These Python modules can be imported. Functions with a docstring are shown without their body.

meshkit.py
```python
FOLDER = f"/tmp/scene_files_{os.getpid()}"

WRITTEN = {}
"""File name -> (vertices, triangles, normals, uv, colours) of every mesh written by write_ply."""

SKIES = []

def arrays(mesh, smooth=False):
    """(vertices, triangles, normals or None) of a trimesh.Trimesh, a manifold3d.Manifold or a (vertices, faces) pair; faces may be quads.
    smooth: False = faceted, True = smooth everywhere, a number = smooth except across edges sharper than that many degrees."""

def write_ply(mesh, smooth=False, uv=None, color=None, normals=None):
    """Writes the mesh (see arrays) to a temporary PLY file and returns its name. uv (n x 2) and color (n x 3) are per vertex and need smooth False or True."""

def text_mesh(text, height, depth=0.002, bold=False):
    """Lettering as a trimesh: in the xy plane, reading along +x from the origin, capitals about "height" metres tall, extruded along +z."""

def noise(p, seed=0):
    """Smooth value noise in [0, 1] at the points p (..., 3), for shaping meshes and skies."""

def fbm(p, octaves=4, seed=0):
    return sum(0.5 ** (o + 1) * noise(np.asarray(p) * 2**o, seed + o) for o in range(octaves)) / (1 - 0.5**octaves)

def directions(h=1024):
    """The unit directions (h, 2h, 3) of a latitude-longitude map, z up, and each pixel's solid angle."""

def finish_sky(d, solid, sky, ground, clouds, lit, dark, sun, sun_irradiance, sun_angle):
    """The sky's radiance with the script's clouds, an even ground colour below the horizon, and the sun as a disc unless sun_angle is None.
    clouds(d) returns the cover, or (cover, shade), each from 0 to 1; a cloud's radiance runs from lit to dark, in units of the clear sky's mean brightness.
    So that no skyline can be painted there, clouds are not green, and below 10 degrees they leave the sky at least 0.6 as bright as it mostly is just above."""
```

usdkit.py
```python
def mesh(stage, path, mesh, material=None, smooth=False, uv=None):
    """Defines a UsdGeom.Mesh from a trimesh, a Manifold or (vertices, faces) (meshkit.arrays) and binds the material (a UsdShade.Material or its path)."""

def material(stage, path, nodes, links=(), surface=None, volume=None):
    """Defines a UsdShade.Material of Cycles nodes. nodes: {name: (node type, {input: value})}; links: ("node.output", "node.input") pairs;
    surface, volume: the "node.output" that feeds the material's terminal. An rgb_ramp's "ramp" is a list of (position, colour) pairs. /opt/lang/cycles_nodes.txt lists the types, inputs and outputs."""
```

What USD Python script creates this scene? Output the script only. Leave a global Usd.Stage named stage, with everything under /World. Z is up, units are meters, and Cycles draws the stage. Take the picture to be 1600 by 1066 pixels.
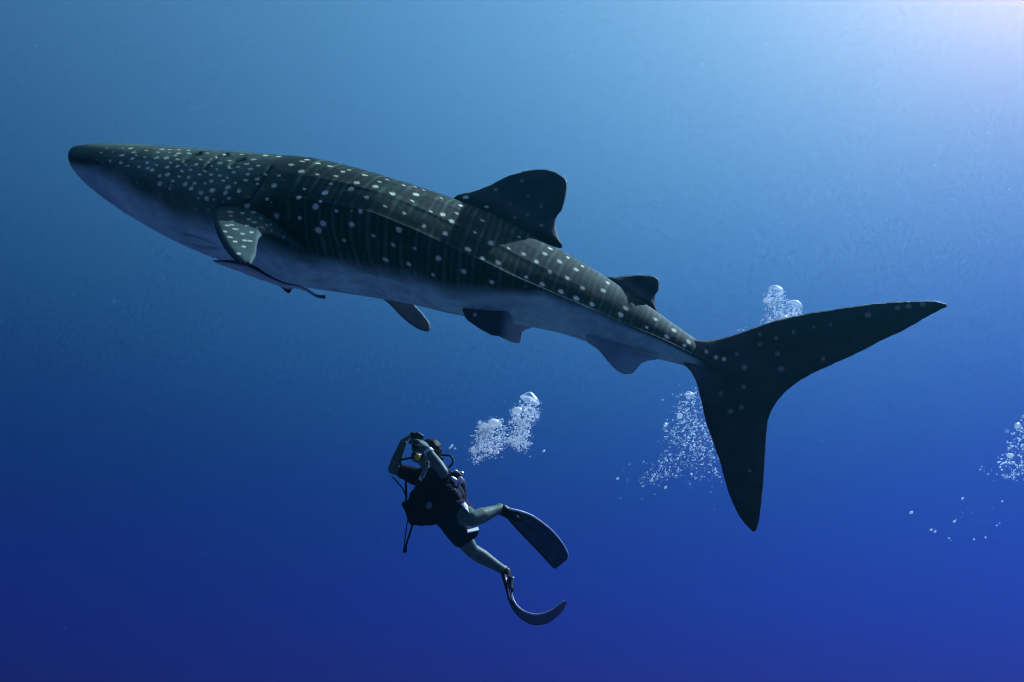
import math, random, numpy as np, trimesh, usdkit, meshkit
from pxr import Usd, UsdGeom, UsdLux, UsdShade, Gf, Sdf, Vt

stage = Usd.Stage.CreateInMemory()
UsdGeom.SetStageUpAxis(stage, 'Z')
UsdGeom.Xform.Define(stage, '/World'); UsdGeom.Scope.Define(stage, '/World/Looks')

# ---------------------------------------------------------------- camera, sun, sky, water
HFOV, PITCH = math.radians(66.0), math.radians(24.88)
SUN_AZ, SUN_EL = math.radians(57.30), math.radians(48.13)
ZB, DEPTH = 81.83, 118.41           # metres above the camera: foot of the sunlit layer, water surface
SEABED = -20.0                  # bottom of dark rock under green algae, metres below the camera, out of view
EXPOSURE = 4.24
cam = UsdGeom.Camera.Define(stage, '/World/camera')
cam.CreateHorizontalApertureAttr(36.0); cam.CreateVerticalApertureAttr(36.0 * 682 / 1024)
cam.CreateFocalLengthAttr(18.0 / math.tan(HFOV / 2)); cam.CreateClippingRangeAttr(Gf.Vec2f(0.05, 50000))
cam.AddRotateXOp().Set(90.0 + math.degrees(PITCH)); cam.CreateExposureAttr(EXPOSURE)

sun_dir = np.array([math.sin(SUN_AZ) * math.cos(SUN_EL), math.cos(SUN_AZ) * math.cos(SUN_EL), math.sin(SUN_EL)])
sun = UsdLux.DistantLight.Define(stage, '/World/sun')
sun.CreateNormalizeAttr(True); sun.CreateIntensityAttr(1.25); sun.CreateAngleAttr(0.53); sun.CreateColorAttr(Gf.Vec3f(1.0, 0.96, 0.9))
sun.AddRotateZOp().Set(-math.degrees(SUN_AZ)); sun.AddRotateXOp().Set(-(90 - math.degrees(SUN_EL)))

usdkit.material(stage, '/World/Looks/sky_air', {
    'sky': ('sky_texture', dict(sky_type='single_scattering', sun_disc=False, sun_elevation=SUN_EL, sun_rotation=SUN_AZ)),
    'bg': ('background_shader', dict(strength=0.050))}, [('sky.color', 'bg.color')], surface='bg.background')
dome = UsdLux.DomeLight.Define(stage, '/World/sky')
dome.GetPrim().SetCustomDataByKey('kind', 'structure')
UsdShade.MaterialBindingAPI.Apply(dome.GetPrim()).Bind(UsdShade.Material.Get(stage, '/World/Looks/sky_air'))

# sea water: one even volume per layer (the sunlit upper water and the deep water in which the animals swim)
F = 10.0
LAYERS = {
    'deep_water': (SEABED - 1.0, ZB - 0.002, 0.478, np.array([0.00065,0.01501,0.01764]) / F, np.array([0.01134,0.19632,0.02806]) / F),
    'surface_water': (ZB + 0.002, DEPTH, 0.902, np.array([0.04458,0.00799,0.00050]) / F, np.array([0.57165,0.04843,0.35989]) / F)}
for name, (z0, z1, g, scatter, absorb) in LAYERS.items():
    scatter, absorb = 0.70 * scatter, absorb + 0.30 * scatter
    rho = float((scatter + absorb).max() * 1.05)
    usdkit.material(stage, '/World/Looks/' + name, {
        'v': ('principled_volume', dict(color=tuple(scatter / rho), density=rho, anisotropy=g, absorption_color=tuple((1 - absorb / (rho - scatter)) ** 2)))}, volume='v.volume')
    wb = trimesh.creation.box([9000, 9000, z1 - z0]); wb.apply_translation([0, 1500, (z0 + z1) / 2])
    prim = usdkit.mesh(stage, '/World/' + name, wb, '/World/Looks/' + name).GetPrim()
    prim.SetCustomDataByKey('kind', 'structure')

# dark rock under green algae far below, which throws a little light back up at the animals
gx, gy = np.meshgrid(np.r_[-4400, np.linspace(-150, 150, 121), 4400], np.r_[-2900, np.linspace(-120, 180, 121), 5900])
gv = np.stack([gx, gy, SEABED + 1.6 * (meshkit.fbm(np.stack([gx / 14, gy / 14, 0 * gx], -1), 4, 2) - .5)], -1).reshape(-1, 3); gi = np.arange(gx.size).reshape(gx.shape)
gf = np.stack([gi[:-1, :-1], gi[:-1, 1:], gi[1:, 1:], gi[1:, :-1]], -1).reshape(-1, 4)
usdkit.material(stage, '/World/Looks/algae_rock', {'tc': ('texture_coordinate', {}), 'n': ('noise_texture', dict(scale=.35, detail=6.)), 'r': ('rgb_ramp', dict(ramp=[(.3, (.018, .095, .070)), (.7, (.030, .140, .100))])), 'p': ('principled_bsdf', dict(roughness=.9, specular_ior_level=.05))},
    [('tc.object', 'n.vector'), ('n.fac', 'r.fac'), ('r.color', 'p.base_color')], surface='p.BSDF')
usdkit.mesh(stage, '/World/seabed', (gv, gf), '/World/Looks/algae_rock', smooth=True).GetPrim().SetCustomDataByKey('kind', 'structure')

# ---------------------------------------------------------------- helpers
from scipy.interpolate import PchipInterpolator
from scipy.spatial import cKDTree, Delaunay
import manifold3d as m3
from manifold3d import Manifold
import shapely, shapely.geometry as sg

rng = np.random.default_rng(7); random.seed(7)
KP = math.tan(HFOV / 2) / 800.0
FWD = np.array([0, math.cos(PITCH), math.sin(PITCH)]); UPV = np.array([0, -math.sin(PITCH), math.cos(PITCH)]); RGT = np.array([1.0, 0, 0])
CAMM = np.stack([RGT, UPV, FWD])                     # rows: right, up, forward

def P(x, y, d):
    """The point in the water that a sighting (x, y) in the 1600 x 1066 photograph gives at d metres from the lens plane."""
    x, y, d = np.broadcast_arrays(np.asarray(x, float), np.asarray(y, float), np.asarray(d, float))
    return np.stack([(x - 800) * KP * d, -(y - 533) * KP * d, d], -1) @ CAMM

def sight(p):
    c = np.asarray(p) @ CAMM.T
    return 800 + c[..., 0] / (KP * c[..., 2]), 533 - c[..., 1] / (KP * c[..., 2]), c[..., 2]

def man(v, f):
    return Manifold(m3.Mesh(vert_properties=np.asarray(v, np.float32), tri_verts=np.asarray(f, np.uint32)))

def unman(m):
    k = m.to_mesh(); return np.array(k.vert_properties[:, :3], float), np.array(k.tri_verts, int)

counts = {}
def xform(name, origin):
    n = counts.get(name, 0); counts[name] = n + 1
    path = '/World/' + name + ('_%03d' % n if n else '')
    x = UsdGeom.Xform.Define(stage, path); x.AddTranslateOp().Set(Gf.Vec3d(*map(float, origin)))
    return x.GetPrim()

def tag(prim, label=None, category=None, group=None, kind=None):
    for k, v in dict(label=label, category=category, group=group, kind=kind).items():
        if v: prim.SetCustomDataByKey(k, v)
    return prim

def part(parent, name, mesh, look, smooth=True, origin=(0, 0, 0), colors=None):
    """mesh: world coordinates; origin: where the thing's Xform stands."""
    base = str(parent.GetPath()) + '/' + name; n = counts.get(base, 0); counts[base] = n + 1
    if isinstance(mesh, Manifold): mesh = unman(mesh)
    v, f = (np.array(mesh.vertices), np.array(mesh.faces)) if hasattr(mesh, 'vertices') else mesh
    pr = usdkit.mesh(stage, base + ('_%03d' % n if n else ''), (np.asarray(v) - np.asarray(origin), f), '/World/Looks/' + look, smooth=smooth)
    if colors is not None:
        UsdGeom.PrimvarsAPI(pr).CreatePrimvar('tint', Sdf.ValueTypeNames.Color3fArray, 'vertex').Set(Vt.Vec3fArray.FromNumpy(colors.astype(np.float32)))
    return pr.GetPrim()

def sstep(a, b, x):
    t = np.clip((x - a) / (b - a), 0, 1); return t * t * (3 - 2 * t)

def curve(pts, n):
    p = np.asarray(pts, float); s = np.r_[0, np.cumsum(np.linalg.norm(np.diff(p, axis=0), axis=1))]
    return PchipInterpolator(s, p)(np.linspace(0, s[-1], n))

def tube_mesh(pts, r, sides=8, n=None):
    p = np.asarray(pts, float); p = curve(p, n or 6 * len(p)) if len(p) > 2 else p
    r = np.interp(np.linspace(0, 1, len(p)), np.linspace(0, 1, len(np.atleast_1d(r))), np.atleast_1d(r)) if np.ndim(r) else np.full(len(p), r)
    t = np.gradient(p, axis=0); t /= np.linalg.norm(t, axis=1, keepdims=True)
    a = np.cross(t, [0.3, 0.2, 0.93]); a /= np.linalg.norm(a, axis=1, keepdims=True); b = np.cross(t, a)
    ang = np.arange(sides) * 2 * np.pi / sides
    v = p[:, None] + r[:, None, None] * (np.cos(ang)[None, :, None] * a[:, None] + np.sin(ang)[None, :, None] * b[:, None])
    i, j = np.meshgrid(np.arange(len(p) - 1), np.arange(sides), indexing='ij'); j2 = (j + 1) % sides
    q = np.stack([i * sides + j, i * sides + j2, (i + 1) * sides + j2, (i + 1) * sides + j], -1).reshape(-1, 4)
    v = np.vstack([v.reshape(-1, 3), p[:1], p[-1:]]); c0, c1 = len(v) - 2, len(v) - 1; L = (len(p) - 1) * sides
    caps = [[c0, (k + 1) % sides, k] for k in range(sides)] + [[c1, L + k, L + (k + 1) % sides] for k in range(sides)]
    m = trimesh.Trimesh(v, np.vstack([q[:, [0, 1, 2]], q[:, [0, 2, 3]], np.array(caps)]), process=False)
    if m.volume < 0: m.invert()
    return m

def fin_sheet(outline, depth, thick, d0=10.0, step=2.0, smooth_n=None):
    """A closed, lens-sectioned fin: outline in sightings, depth(x, y) its middle surface, thick(x, y) half thickness in metres."""
    o = np.asarray(outline, float)
    s = np.r_[0, np.cumsum(np.linalg.norm(np.diff(np.vstack([o, o[:1]]), axis=0), axis=1))]
    n = int(s[-1] / (step * .8))
    b = PchipInterpolator(s, np.vstack([o, o[:1]]))(np.linspace(0, s[-1], n, endpoint=False))
    poly = sg.Polygon(b).buffer(0); poly = poly if poly.geom_type == 'Polygon' else max(poly.geoms, key=lambda g: g.area)
    b = np.array(poly.exterior.coords)[:-1]; b = b + .9 * (meshkit.noise(np.c_[b / 7.0, 0 * b[:, :1]], 5) - .5)[:, None] * np.c_[np.gradient(b[:, 1]), -np.gradient(b[:, 0])] / (np.hypot(np.gradient(b[:, 0]), np.gradient(b[:, 1])) + 1e-9)[:, None]; poly = sg.Polygon(b).buffer(0); poly = poly if poly.geom_type == 'Polygon' else max(poly.geoms, key=lambda g: g.area); b = np.array(poly.exterior.coords)[:-1]
    x0, y0, x1, y1 = poly.bounds
    gx, gy = np.meshgrid(np.arange(x0, x1, step), np.arange(y0, y1, step)); gx = gx + (np.arange(gx.shape[0]) % 2)[:, None] * step / 2
    g = np.stack([gx.ravel(), gy.ravel()], 1)
    inside = shapely.contains_xy(poly.buffer(-step * .6), g[:, 0], g[:, 1]); g = g[inside]
    pts = np.vstack([b, g]); tri = Delaunay(pts).simplices
    c = pts[tri].mean(1); tri = tri[shapely.contains_xy(poly, c[:, 0], c[:, 1])]
    a = pts[tri]; area = (a[:, 1, 0] - a[:, 0, 0]) * (a[:, 2, 1] - a[:, 0, 1]) - (a[:, 1, 1] - a[:, 0, 1]) * (a[:, 2, 0] - a[:, 0, 0])
    tri[area < 0] = tri[area < 0][:, ::-1]; tri = tri[np.abs(area) > 1e-6]
    dist = shapely.distance(shapely.points(pts), poly.exterior); dist[:len(b)] = 0
    t = thick(pts[:, 0], pts[:, 1]) * np.sqrt(1 - (1 - np.clip(dist / d0, 0, 1)) ** 2)
    mid = P(pts[:, 0], pts[:, 1], depth(pts[:, 0], pts[:, 1]))
    nrm = np.zeros_like(mid); fn = np.cross(mid[tri[:, 1]] - mid[tri[:, 0]], mid[tri[:, 2]] - mid[tri[:, 0]])
    for k in range(3): np.add.at(nrm, tri[:, k], fn)
    nrm /= np.linalg.norm(nrm, axis=1, keepdims=True) + 1e-12
    nb = len(b); up = mid + nrm * t[:, None]; dn = (mid - nrm * t[:, None])[nb:]
    low = tri.copy(); low[tri >= nb] += len(g); low = low[:, ::-1]
    v = np.vstack([up, dn]); f = np.vstack([tri, low])
    m = trimesh.Trimesh(v, f, process=False)
    if m.volume < 0: m.invert()
    return np.array(m.vertices), np.array(m.faces)

# ---------------------------------------------------------------- whale shark
def DS(x):                                         # distance of the shark's spine from the lens plane: its tail is nearer
    return 7.0 - 1.3 * (np.asarray(x, float) - 110) / 1365.0
ROLL = math.radians(28)
ST = np.array([  # top x, y, bottom x, y, half width (m), crease of the flank ridge
 (112,238,112,247,.04,.2),(118,233,117,262,.11,.3),(136,229,139,290,.27,.6),(165,227,170,318,.41,.75),(210,227,212,348,.51,.78),(260,229,255,373,.57,.75),(310,232,300,395,.60,.7),(360,235,345,411,.60,.62),
 (420,239,398,428,.59,.6),(480,243,450,444,.58,.62),(545,256,510,453,.57,.7),(615,276,575,462,.56,.8),(677,295,635,473,.50,.9),(725,311,690,487,.45,.95),(775,331,745,497,.41,1),(830,363,795,504,.36,1),
 (880,390,838,511,.315,1),(920,413,880,521,.275,1),(955,435,915,533,.24,1),(990,459,955,544,.21,1),(1025,484,995,553,.18,1),(1060,510,1035,562,.15,1),(1090,531,1065,569,.125,1),(1112,549,1095,580,.10,1),(1137,570,1127,590,.035,1)], float)
RIDGE = np.array([(105,242),(136,247),(167,254),(211,265),(258,282),(306,303),(355,314),(410,316),(467,316),(530,326),(600,343),(660,368),(712,391),(762,414),(815,441),(866,462),(905,478),(940,492),(975,508),(1012,522),(1048,537),(1080,554),(1103,566),(1140,582)], float)
cx = (ST[:, 0] + ST[:, 2]) / 2; cy = (ST[:, 1] + ST[:, 3]) / 2
arc = np.r_[0, np.cumsum(np.hypot(np.diff(cx), np.diff(cy)))]
NS, NA = 640, 240
ss = np.concatenate([[0.4, 1.2, 2.4, 4], np.linspace(6, arc[-1], NS - 4)])
ST[:, 4] *= np.interp(ST[:, 0], [110, 300, 600, 1000, 1100], [1.0, 1.0, 1.06, 1.0, .95])
S_ = PchipInterpolator(arc, ST)(ss)
wrw = np.interp(ss, arc, ST[:, 4])
# where the ridge crosses each station, seen past the nearer flank
Dc = DS((S_[:, 0] + S_[:, 2]) / 2)
Dr = np.interp(RIDGE[:, 0], cx, DS(cx)); wr = np.interp(RIDGE[:, 0], cx, ST[:, 4])
Rq = np.array([800, 533]) + (RIDGE - np.array([800, 533])) * ((Dr - .85 * wr) / Dr)[:, None]
rl = sg.LineString(Rq)
yr = np.zeros(NS)
for i in range(NS):
    t_, b_ = S_[i, 0:2], S_[i, 2:4]; hit = sg.LineString([t_ + (t_ - b_) * .3, b_ + (b_ - t_) * .3]).intersection(rl)
    yr[i] = np.nan if hit.is_empty else 1 - 2 * np.dot(np.array((hit if hit.geom_type == 'Point' else hit.geoms[0]).coords[0]) - t_, b_ - t_) / np.dot(b_ - t_, b_ - t_)
ok = ~np.isnan(yr); yr = np.interp(ss, ss[ok], yr[ok])
C3 = P((S_[:, 0] + S_[:, 2]) / 2, (S_[:, 1] + S_[:, 3]) / 2, Dc)
T3 = P(S_[:, 0], S_[:, 1], Dc); B3 = P(S_[:, 2], S_[:, 3], Dc)
vimg = T3 - B3; hh = np.linalg.norm(vimg, axis=1) / 2; vimg /= 2 * hh[:, None]
RO = np.radians(np.interp(ss, [0, 120, 330, 520, 700, 1000], [8, 18, 24, 28, 25, 17]))
w_ = S_[:, 4] * np.where(ss < 30, np.sqrt(np.clip(1 - (1 - ss / 30) ** 2, .02, 1)), 1)
sR_, cR_ = np.sin(RO), np.cos(RO)
yimg, crease = yr.copy(), S_[:, 5]
tt = (np.arange(NA) + .5) / NA                      # once round: 0..0.5 near flank from top to bottom, 0.5..1 far flank back up
half = np.where(tt < .5, tt * 2, 2 - tt * 2); side = np.where(tt < .5, 1.0, -1.0)
n1 = 2.0 - .66 * crease; n2 = 2.25 - .1 * crease
a = np.clip(half / .5, 0, 1) * np.pi / 2; b_ang = np.clip((half - .5) / .5, 0, 1) * np.pi / 2
X = np.where(half[None] < .5, np.sin(a)[None] ** (2 / n1)[:, None], np.abs(np.cos(b_ang))[None] ** (2 / n2)[:, None])
h_ = hh / cR_; mid_ = np.zeros(NS); box25 = lambda v: np.convolve(np.pad(v, 12, mode='edge'), np.ones(25) / 25, 'valid')
for _ in range(8):                                  # fit height and centre so that the rolled section has the outline seen in the photograph
    yr = box25(np.clip((yimg * hh - mid_ - .97 * w_ * sR_) / (h_ * cR_), -.74, .45))
    Y = np.where(half[None] < .5, yr[:, None] + (1 - yr)[:, None] * np.abs(np.cos(a))[None] ** (2 / n1)[:, None], yr[:, None] - (1 + yr)[:, None] * np.sin(b_ang)[None] ** (2 / n2)[:, None])
    v_ = Y * (h_ * cR_)[:, None] + side * X * (w_ * sR_)[:, None]; up_e, dn_e = v_.max(1), -v_.min(1)
    h_ = np.maximum(h_ * (1 + .8 * (2 * hh / (up_e + dn_e) - 1)), .4 * hh); mid_ = (dn_e - up_e) / 2
h_, mid_ = box25(h_), box25(mid_)
C3 = C3 + vimg * mid_[:, None]
vd = cR_[:, None] * vimg + sR_[:, None] * FWD
ax = np.gradient(C3, axis=0); ax -= (ax * vd).sum(1, keepdims=True) * vd; ax /= np.linalg.norm(ax, axis=1, keepdims=True)
lat = np.cross(ax, vd)                              # towards or away from the lens, see sign below
lat *= -np.sign((lat * FWD).sum(1))[:, None]        # positive = the near flank
# the raised ridges that run along the back
for k, (y_at, amp) in enumerate(((.0, .014), (.36, .008), (.66, .005))):
    yk = yr + (1 - yr) * y_at
    env = sstep(300, 520, ss) * (sstep(arc[-1] + 5, arc[-1] - 120, ss) if k == 0 else sstep(880, 640, ss))
    X = X + (amp * env / w_)[:, None] * np.exp(-np.abs(Y - yk[:, None]) / .045) * (half < .93)[None] * (half > .04)[None]
body = C3[:, None] + (side * X)[..., None] * w_[:, None, None] * lat[:, None] + Y[..., None] * h_[:, None, None] * vd[:, None]
# gill slits pressed into the flank
GILLS = [[(289,251),(300,243),(312,239)],[(320,270),(324,259),(331,251),(340,245),(354,241)],[(361,259),(368,252),(381,249)],[(384,318),(394,308),(405,291),(416,273),(424,262)],[(340,326),(350,324),(362,323)]]
gl = shapely.MultiLineString([[tuple(p) for p in g] for g in GILLS])
near = body[:, :NA // 2]; qx, qy, _ = sight(near)
dg = np.full(qx.shape, 99.0); roi = (qx > 270) & (qx < 440) & (qy > 220) & (qy < 345)
dg[roi] = shapely.distance(shapely.points(qx[roi], qy[roi]), gl)
push = .016 * np.exp(-(dg / 2.6) ** 2)
cen = C3[:, None]
for sl in (slice(0, NA // 2), slice(NA // 2, NA)):
    pp = push if sl.start == 0 else push[:, ::-1]
    dirn = body[:, sl] - cen; dirn /= np.linalg.norm(dirn, axis=-1, keepdims=True); body[:, sl] -= dirn * pp[..., None]
i, j = np.meshgrid(np.arange(NS - 1), np.arange(NA), indexing='ij'); j2 = (j + 1) % NA
q = np.stack([i * NA + j, i * NA + j2, (i + 1) * NA + j2, (i + 1) * NA + j], -1).reshape(-1, 4)
bv = np.vstack([body.reshape(-1, 3), C3[:1] - ax[:1] * .006, C3[-1:] + ax[-1:] * .02]); c0, c1 = NS * NA, NS * NA + 1; L = (NS - 1) * NA
caps = [[c0, (k + 1) % NA, k] for k in range(NA)] + [[c1, L + k, L + (k + 1) % NA] for k in range(NA)]
bf = np.vstack([q[:, [0, 1, 2]], q[:, [0, 2, 3]], np.array(caps)])
if trimesh.Trimesh(bv, bf, process=False).volume < 0: bf = bf[:, ::-1]
mirror = np.arange(NS * NA + 2); grid = np.arange(NS * NA).reshape(NS, NA); mirror[grid[:, NA // 2:].ravel()] = grid[:, :NA // 2][:, ::-1].ravel()

def lean(x, y, k=1.0):                              # fins in the shark's own upright plane
    yc = np.interp(x, cx, cy); return DS(x) + k * math.tan(ROLL) * (yc - y) * KP * 6.2
CAUDAL = [(1062,540),(1075,528),(1090,531),(1103,532),(1134,527),(1169,516),(1205,503),(1252,492),(1299,484),(1355,476),(1410,471),(1457,470),(1468,471.5),(1480,478),(1471,483),(1445,497),(1414,515),(1374,534),(1335,554),(1295,572),(1256,591),(1225,615),(1209,635),(1200,658),(1197,686),(1195,721),(1192,761),(1189,792),(1185,818),(1178,831),(1169,824),(1154,804),(1138,769),(1126,725),(1114,690),(1102,655),(1095,623),(1087,594),(1076,577),(1064,566),(1052,560)]
DORSAL = [(712,340),(708,313),(716,306),(724,303.5),(736,300.5),(765,290),(795,275),(815,269),(832,265.5),(850,265),(865,268),(877,274),(885,282),(886.5,291),(884,307),(879,325),(871,337),(868,346),(869.5,360),(875,375),(880,388),(872,386),(855,381),(838,374),(832,392),(790,385),(740,355)]
DORSAL2 = [(950,447),(948,434),(970,432),(995,430),(1015,430.5),(1026,434),(1030,440),(1029,452),(1024,462),(1024,472),(1026,485),(1031,494),(1018,487),(1003,479),(998,484),(975,470)]
ANAL = [(915,520),(918,534),(934,546),(951,566),(967,581),(977,585),(987,584),(994,577),(1004,567),(1017,563),(1035,561.5),(1011,555),(990,548),(985,536),(950,525)]
PELVIC_N = [(722,480),(727,496),(745,511),(759,519),(772,525),(781,524),(786,518),(791,510),(802,502),(795,488),(750,472)]
PELVIC_F = [(760,500),(771,518),(785,528),(805,536),(812,536),(815,528),(817,519),(832,510),(815,498),(785,490)]
PECT_F = [(470,400),(500,420),(560,446),(596,465),(610,477),(626,493),(643,508),(659,516),(668,518),(673,513),(671,504),(663,493),(651,479),(630,460),(590,425),(540,390),(500,380)]
PECT_N = [(368,324),(358,325),(347,327),(338,331),(335.5,340),(336,353),(341,369),(349,385),(360,399),(373,409),(384,413.5),(391,413),(396,406),(400,396),(401.5,385),(404,375),(409,369),(416,366),(425,367),(440,374),(456,383),(472,391),(494,402),(480,389),(464,377),(448,364),(432,349),(416,335),(400,325),(384,318)]
near_depth = lambda x, y: DS(x) - np.interp(x, cx, ST[:, 4])
def root_line(x): return np.interp(x, [330, 368, 400, 432, 464, 494], [318, 322, 328, 351, 379, 403])
def pect_depth(x, y):
    d = np.maximum(y - root_line(x), -8) * .9
    return DS(x) - np.interp(x, [330, 380, 430, 494], [.50, .55, .56, .50]) - .06 - .018 * d
comps = [('body', (bv, bf)),
 ('caudal', fin_sheet(CAUDAL, lambda x, y: lean(x, y, .6) + .10 * np.sin((x - 1100) / 260.) * 0, lambda x, y: .018 + .055 * np.exp(-np.maximum(np.hypot(x - 1085, y - 550) - 20, 0) / 45), 22)),
 ('dorsal', fin_sheet(DORSAL, lean, lambda x, y: .020 + .05 * sstep(40, -15, np.interp(x, S_[:, 0], S_[:, 1]) - y), 16)),
 ('dorsal2', fin_sheet(DORSAL2, lean, lambda x, y: .012 + .03 * sstep(20, -8, np.interp(x, S_[:, 0], S_[:, 1]) - y), 10)),
 ('anal', fin_sheet(ANAL, lean, lambda x, y: .011 + .03 * sstep(20, -8, y - np.interp(x, S_[:, 2], S_[:, 3])), 10)),
 ('pelvic', fin_sheet(PELVIC_N, lambda x, y: DS(x) - .10 - .004 * (y - 480), lambda x, y: .016 + 0 * x, 9)),
 ('pelvic', fin_sheet(PELVIC_F, lambda x, y: DS(x) + .08 + .002 * (y - 490), lambda x, y: .014 + 0 * x, 9)),
 ('pectoral_far', fin_sheet(PECT_F, lambda x, y: DS(x) + .42 + .0022 * (x - 470), lambda x, y: .022 + 0 * x, 14)),
 ('pectoral', fin_sheet(PECT_N, pect_depth, lambda x, y: .012 + .030 * sstep(70, 0, x - 335) + .02 * sstep(20, -5, y - root_line(x)), 9))]
whole = man(*comps[0][1])
for nm, (v, f) in comps[1:]:
    whole = whole + man(v, f)
sv, sf = unman(whole)
# which component each vertex came from, and its twin on the flank that faces us
cid = np.concatenate([np.full(len(c[1][0]), k) for k, c in enumerate(comps)])
allv = np.vstack([c[1][0] for c in comps]); _, idx = cKDTree(allv).query(sv)
vc = cid[idx]; twin = sv.copy(); isb = vc == 0
tw = mirror[idx[isb]]; far = tw != idx[isb]; tmp = twin[isb]; tmp[far] = bv[tw[far]]; twin[isb] = tmp
px, py, pz = sight(twin)
# pigment
nz = lambda s, seed, o=3: meshkit.fbm(twin * s, o, seed) - .5
names = np.array([c[0] for c in comps])[vc]
BELLY = np.array([(100,258),(113,258),(152,263),(202,290),(240,312),(277,332),(327,348),(400,372),(450,392),(500,402),(560,412),(615,425),(680,444),(740,456),(790,460),(850,462),(905,480),(940,494),(1012,524),(1080,556),(1140,584)], float)
db = py - np.interp(px, BELLY[:, 0], BELLY[:, 1])
soft = np.interp(px, [100, 200, 450, 700, 800, 1100], [14, 26, 30, 36, 20, 4])
belly = np.where(isb, sstep(-.55, .75, db / soft + 1.2 * nz(2.2, 11)), 0)
half_v = half[np.clip(idx, 0, NS * NA - 1) % NA]; far_v = isb & (mirror[np.where(isb, idx, 0)] != idx)
belly = np.maximum(belly, far_v * sstep(.60, .72, half_v))
DARK = np.array([.024, .033, .025]); PALE = np.array([.48, .70, .62])
mott = 1 + 1.1 * nz(7, 3) + .6 * nz(26, 5)
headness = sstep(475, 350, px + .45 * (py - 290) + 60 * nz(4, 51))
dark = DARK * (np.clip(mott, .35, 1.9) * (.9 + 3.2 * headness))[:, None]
# pale bars across the back between the columns of spots
uu = np.interp(np.clip(idx, 0, NS * NA - 1) // NA, np.arange(NS), ss)
wob = uu + 10 * nz(3.0, 21)
bars = np.zeros(len(sv))
u = 405.0
while u < arc[-1] - 60:
    g = np.interp(u, [400, 700, 1000], [24, 21, 16]) * rng.uniform(.85, 1.15)
    for off, amp in ((0, 1.0), (g * .5, .40)):
        bars = np.maximum(bars, amp * np.exp(-((wob - u - off) / (2.0 + .8 * rng.random())) ** 2))
    u += g
bars *= isb * (1 - belly) * np.clip(.1 + 2.4 * (nz(6, 31) + .22), 0, 1) * sstep(395, 440, px + .4 * (py - 290))
dark = dark * (1 + 3.4 * bars)[:, None]
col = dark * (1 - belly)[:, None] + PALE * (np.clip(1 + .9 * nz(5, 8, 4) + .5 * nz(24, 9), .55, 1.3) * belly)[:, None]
for nm, c in (('caudal', (.070, .056, .060)), ('dorsal', (.055, .055, .065)), ('dorsal2', (.055, .052, .062)), ('anal', (.40, .50, .46)), ('pelvic', (.06, .06, .075)), ('pectoral_far', (.16, .17, .19)), ('pectoral', (.055, .080, .074))):
    k = names == nm; fade = 1 + .8 * nz(8, 17)[k]
    col[k] = np.array(c) * fade[:, None]
# fin roots take the colour of the skin round them
kd = names == 'dorsal'; col[kd] = col[kd] + (DARK * 1.0 - col[kd]) * sstep(22, -2, np.interp(px[kd], S_[:, 0], S_[:, 1]) - py[kd])[:, None]
kc = names == 'caudal'; lowroot = sstep(60, 0, np.hypot(px[kc] - 1080, (py[kc] - 580))) ; col[kc] = col[kc] * (1 + 1.6 * lowroot)[:, None]
kp = names == 'pelvic'; fk = sstep(778, 800, px[kp])[:, None]; col[kp] = col[kp] * 1.5 * (1 - fk) + np.array([.42, .50, .47]) * fk
# the pale underside of the pectoral fin
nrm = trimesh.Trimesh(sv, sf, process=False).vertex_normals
ku = (names == 'pectoral') & ((nrm @ UPV) < -.05); col[ku] = (.07, .06, .09)
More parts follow.
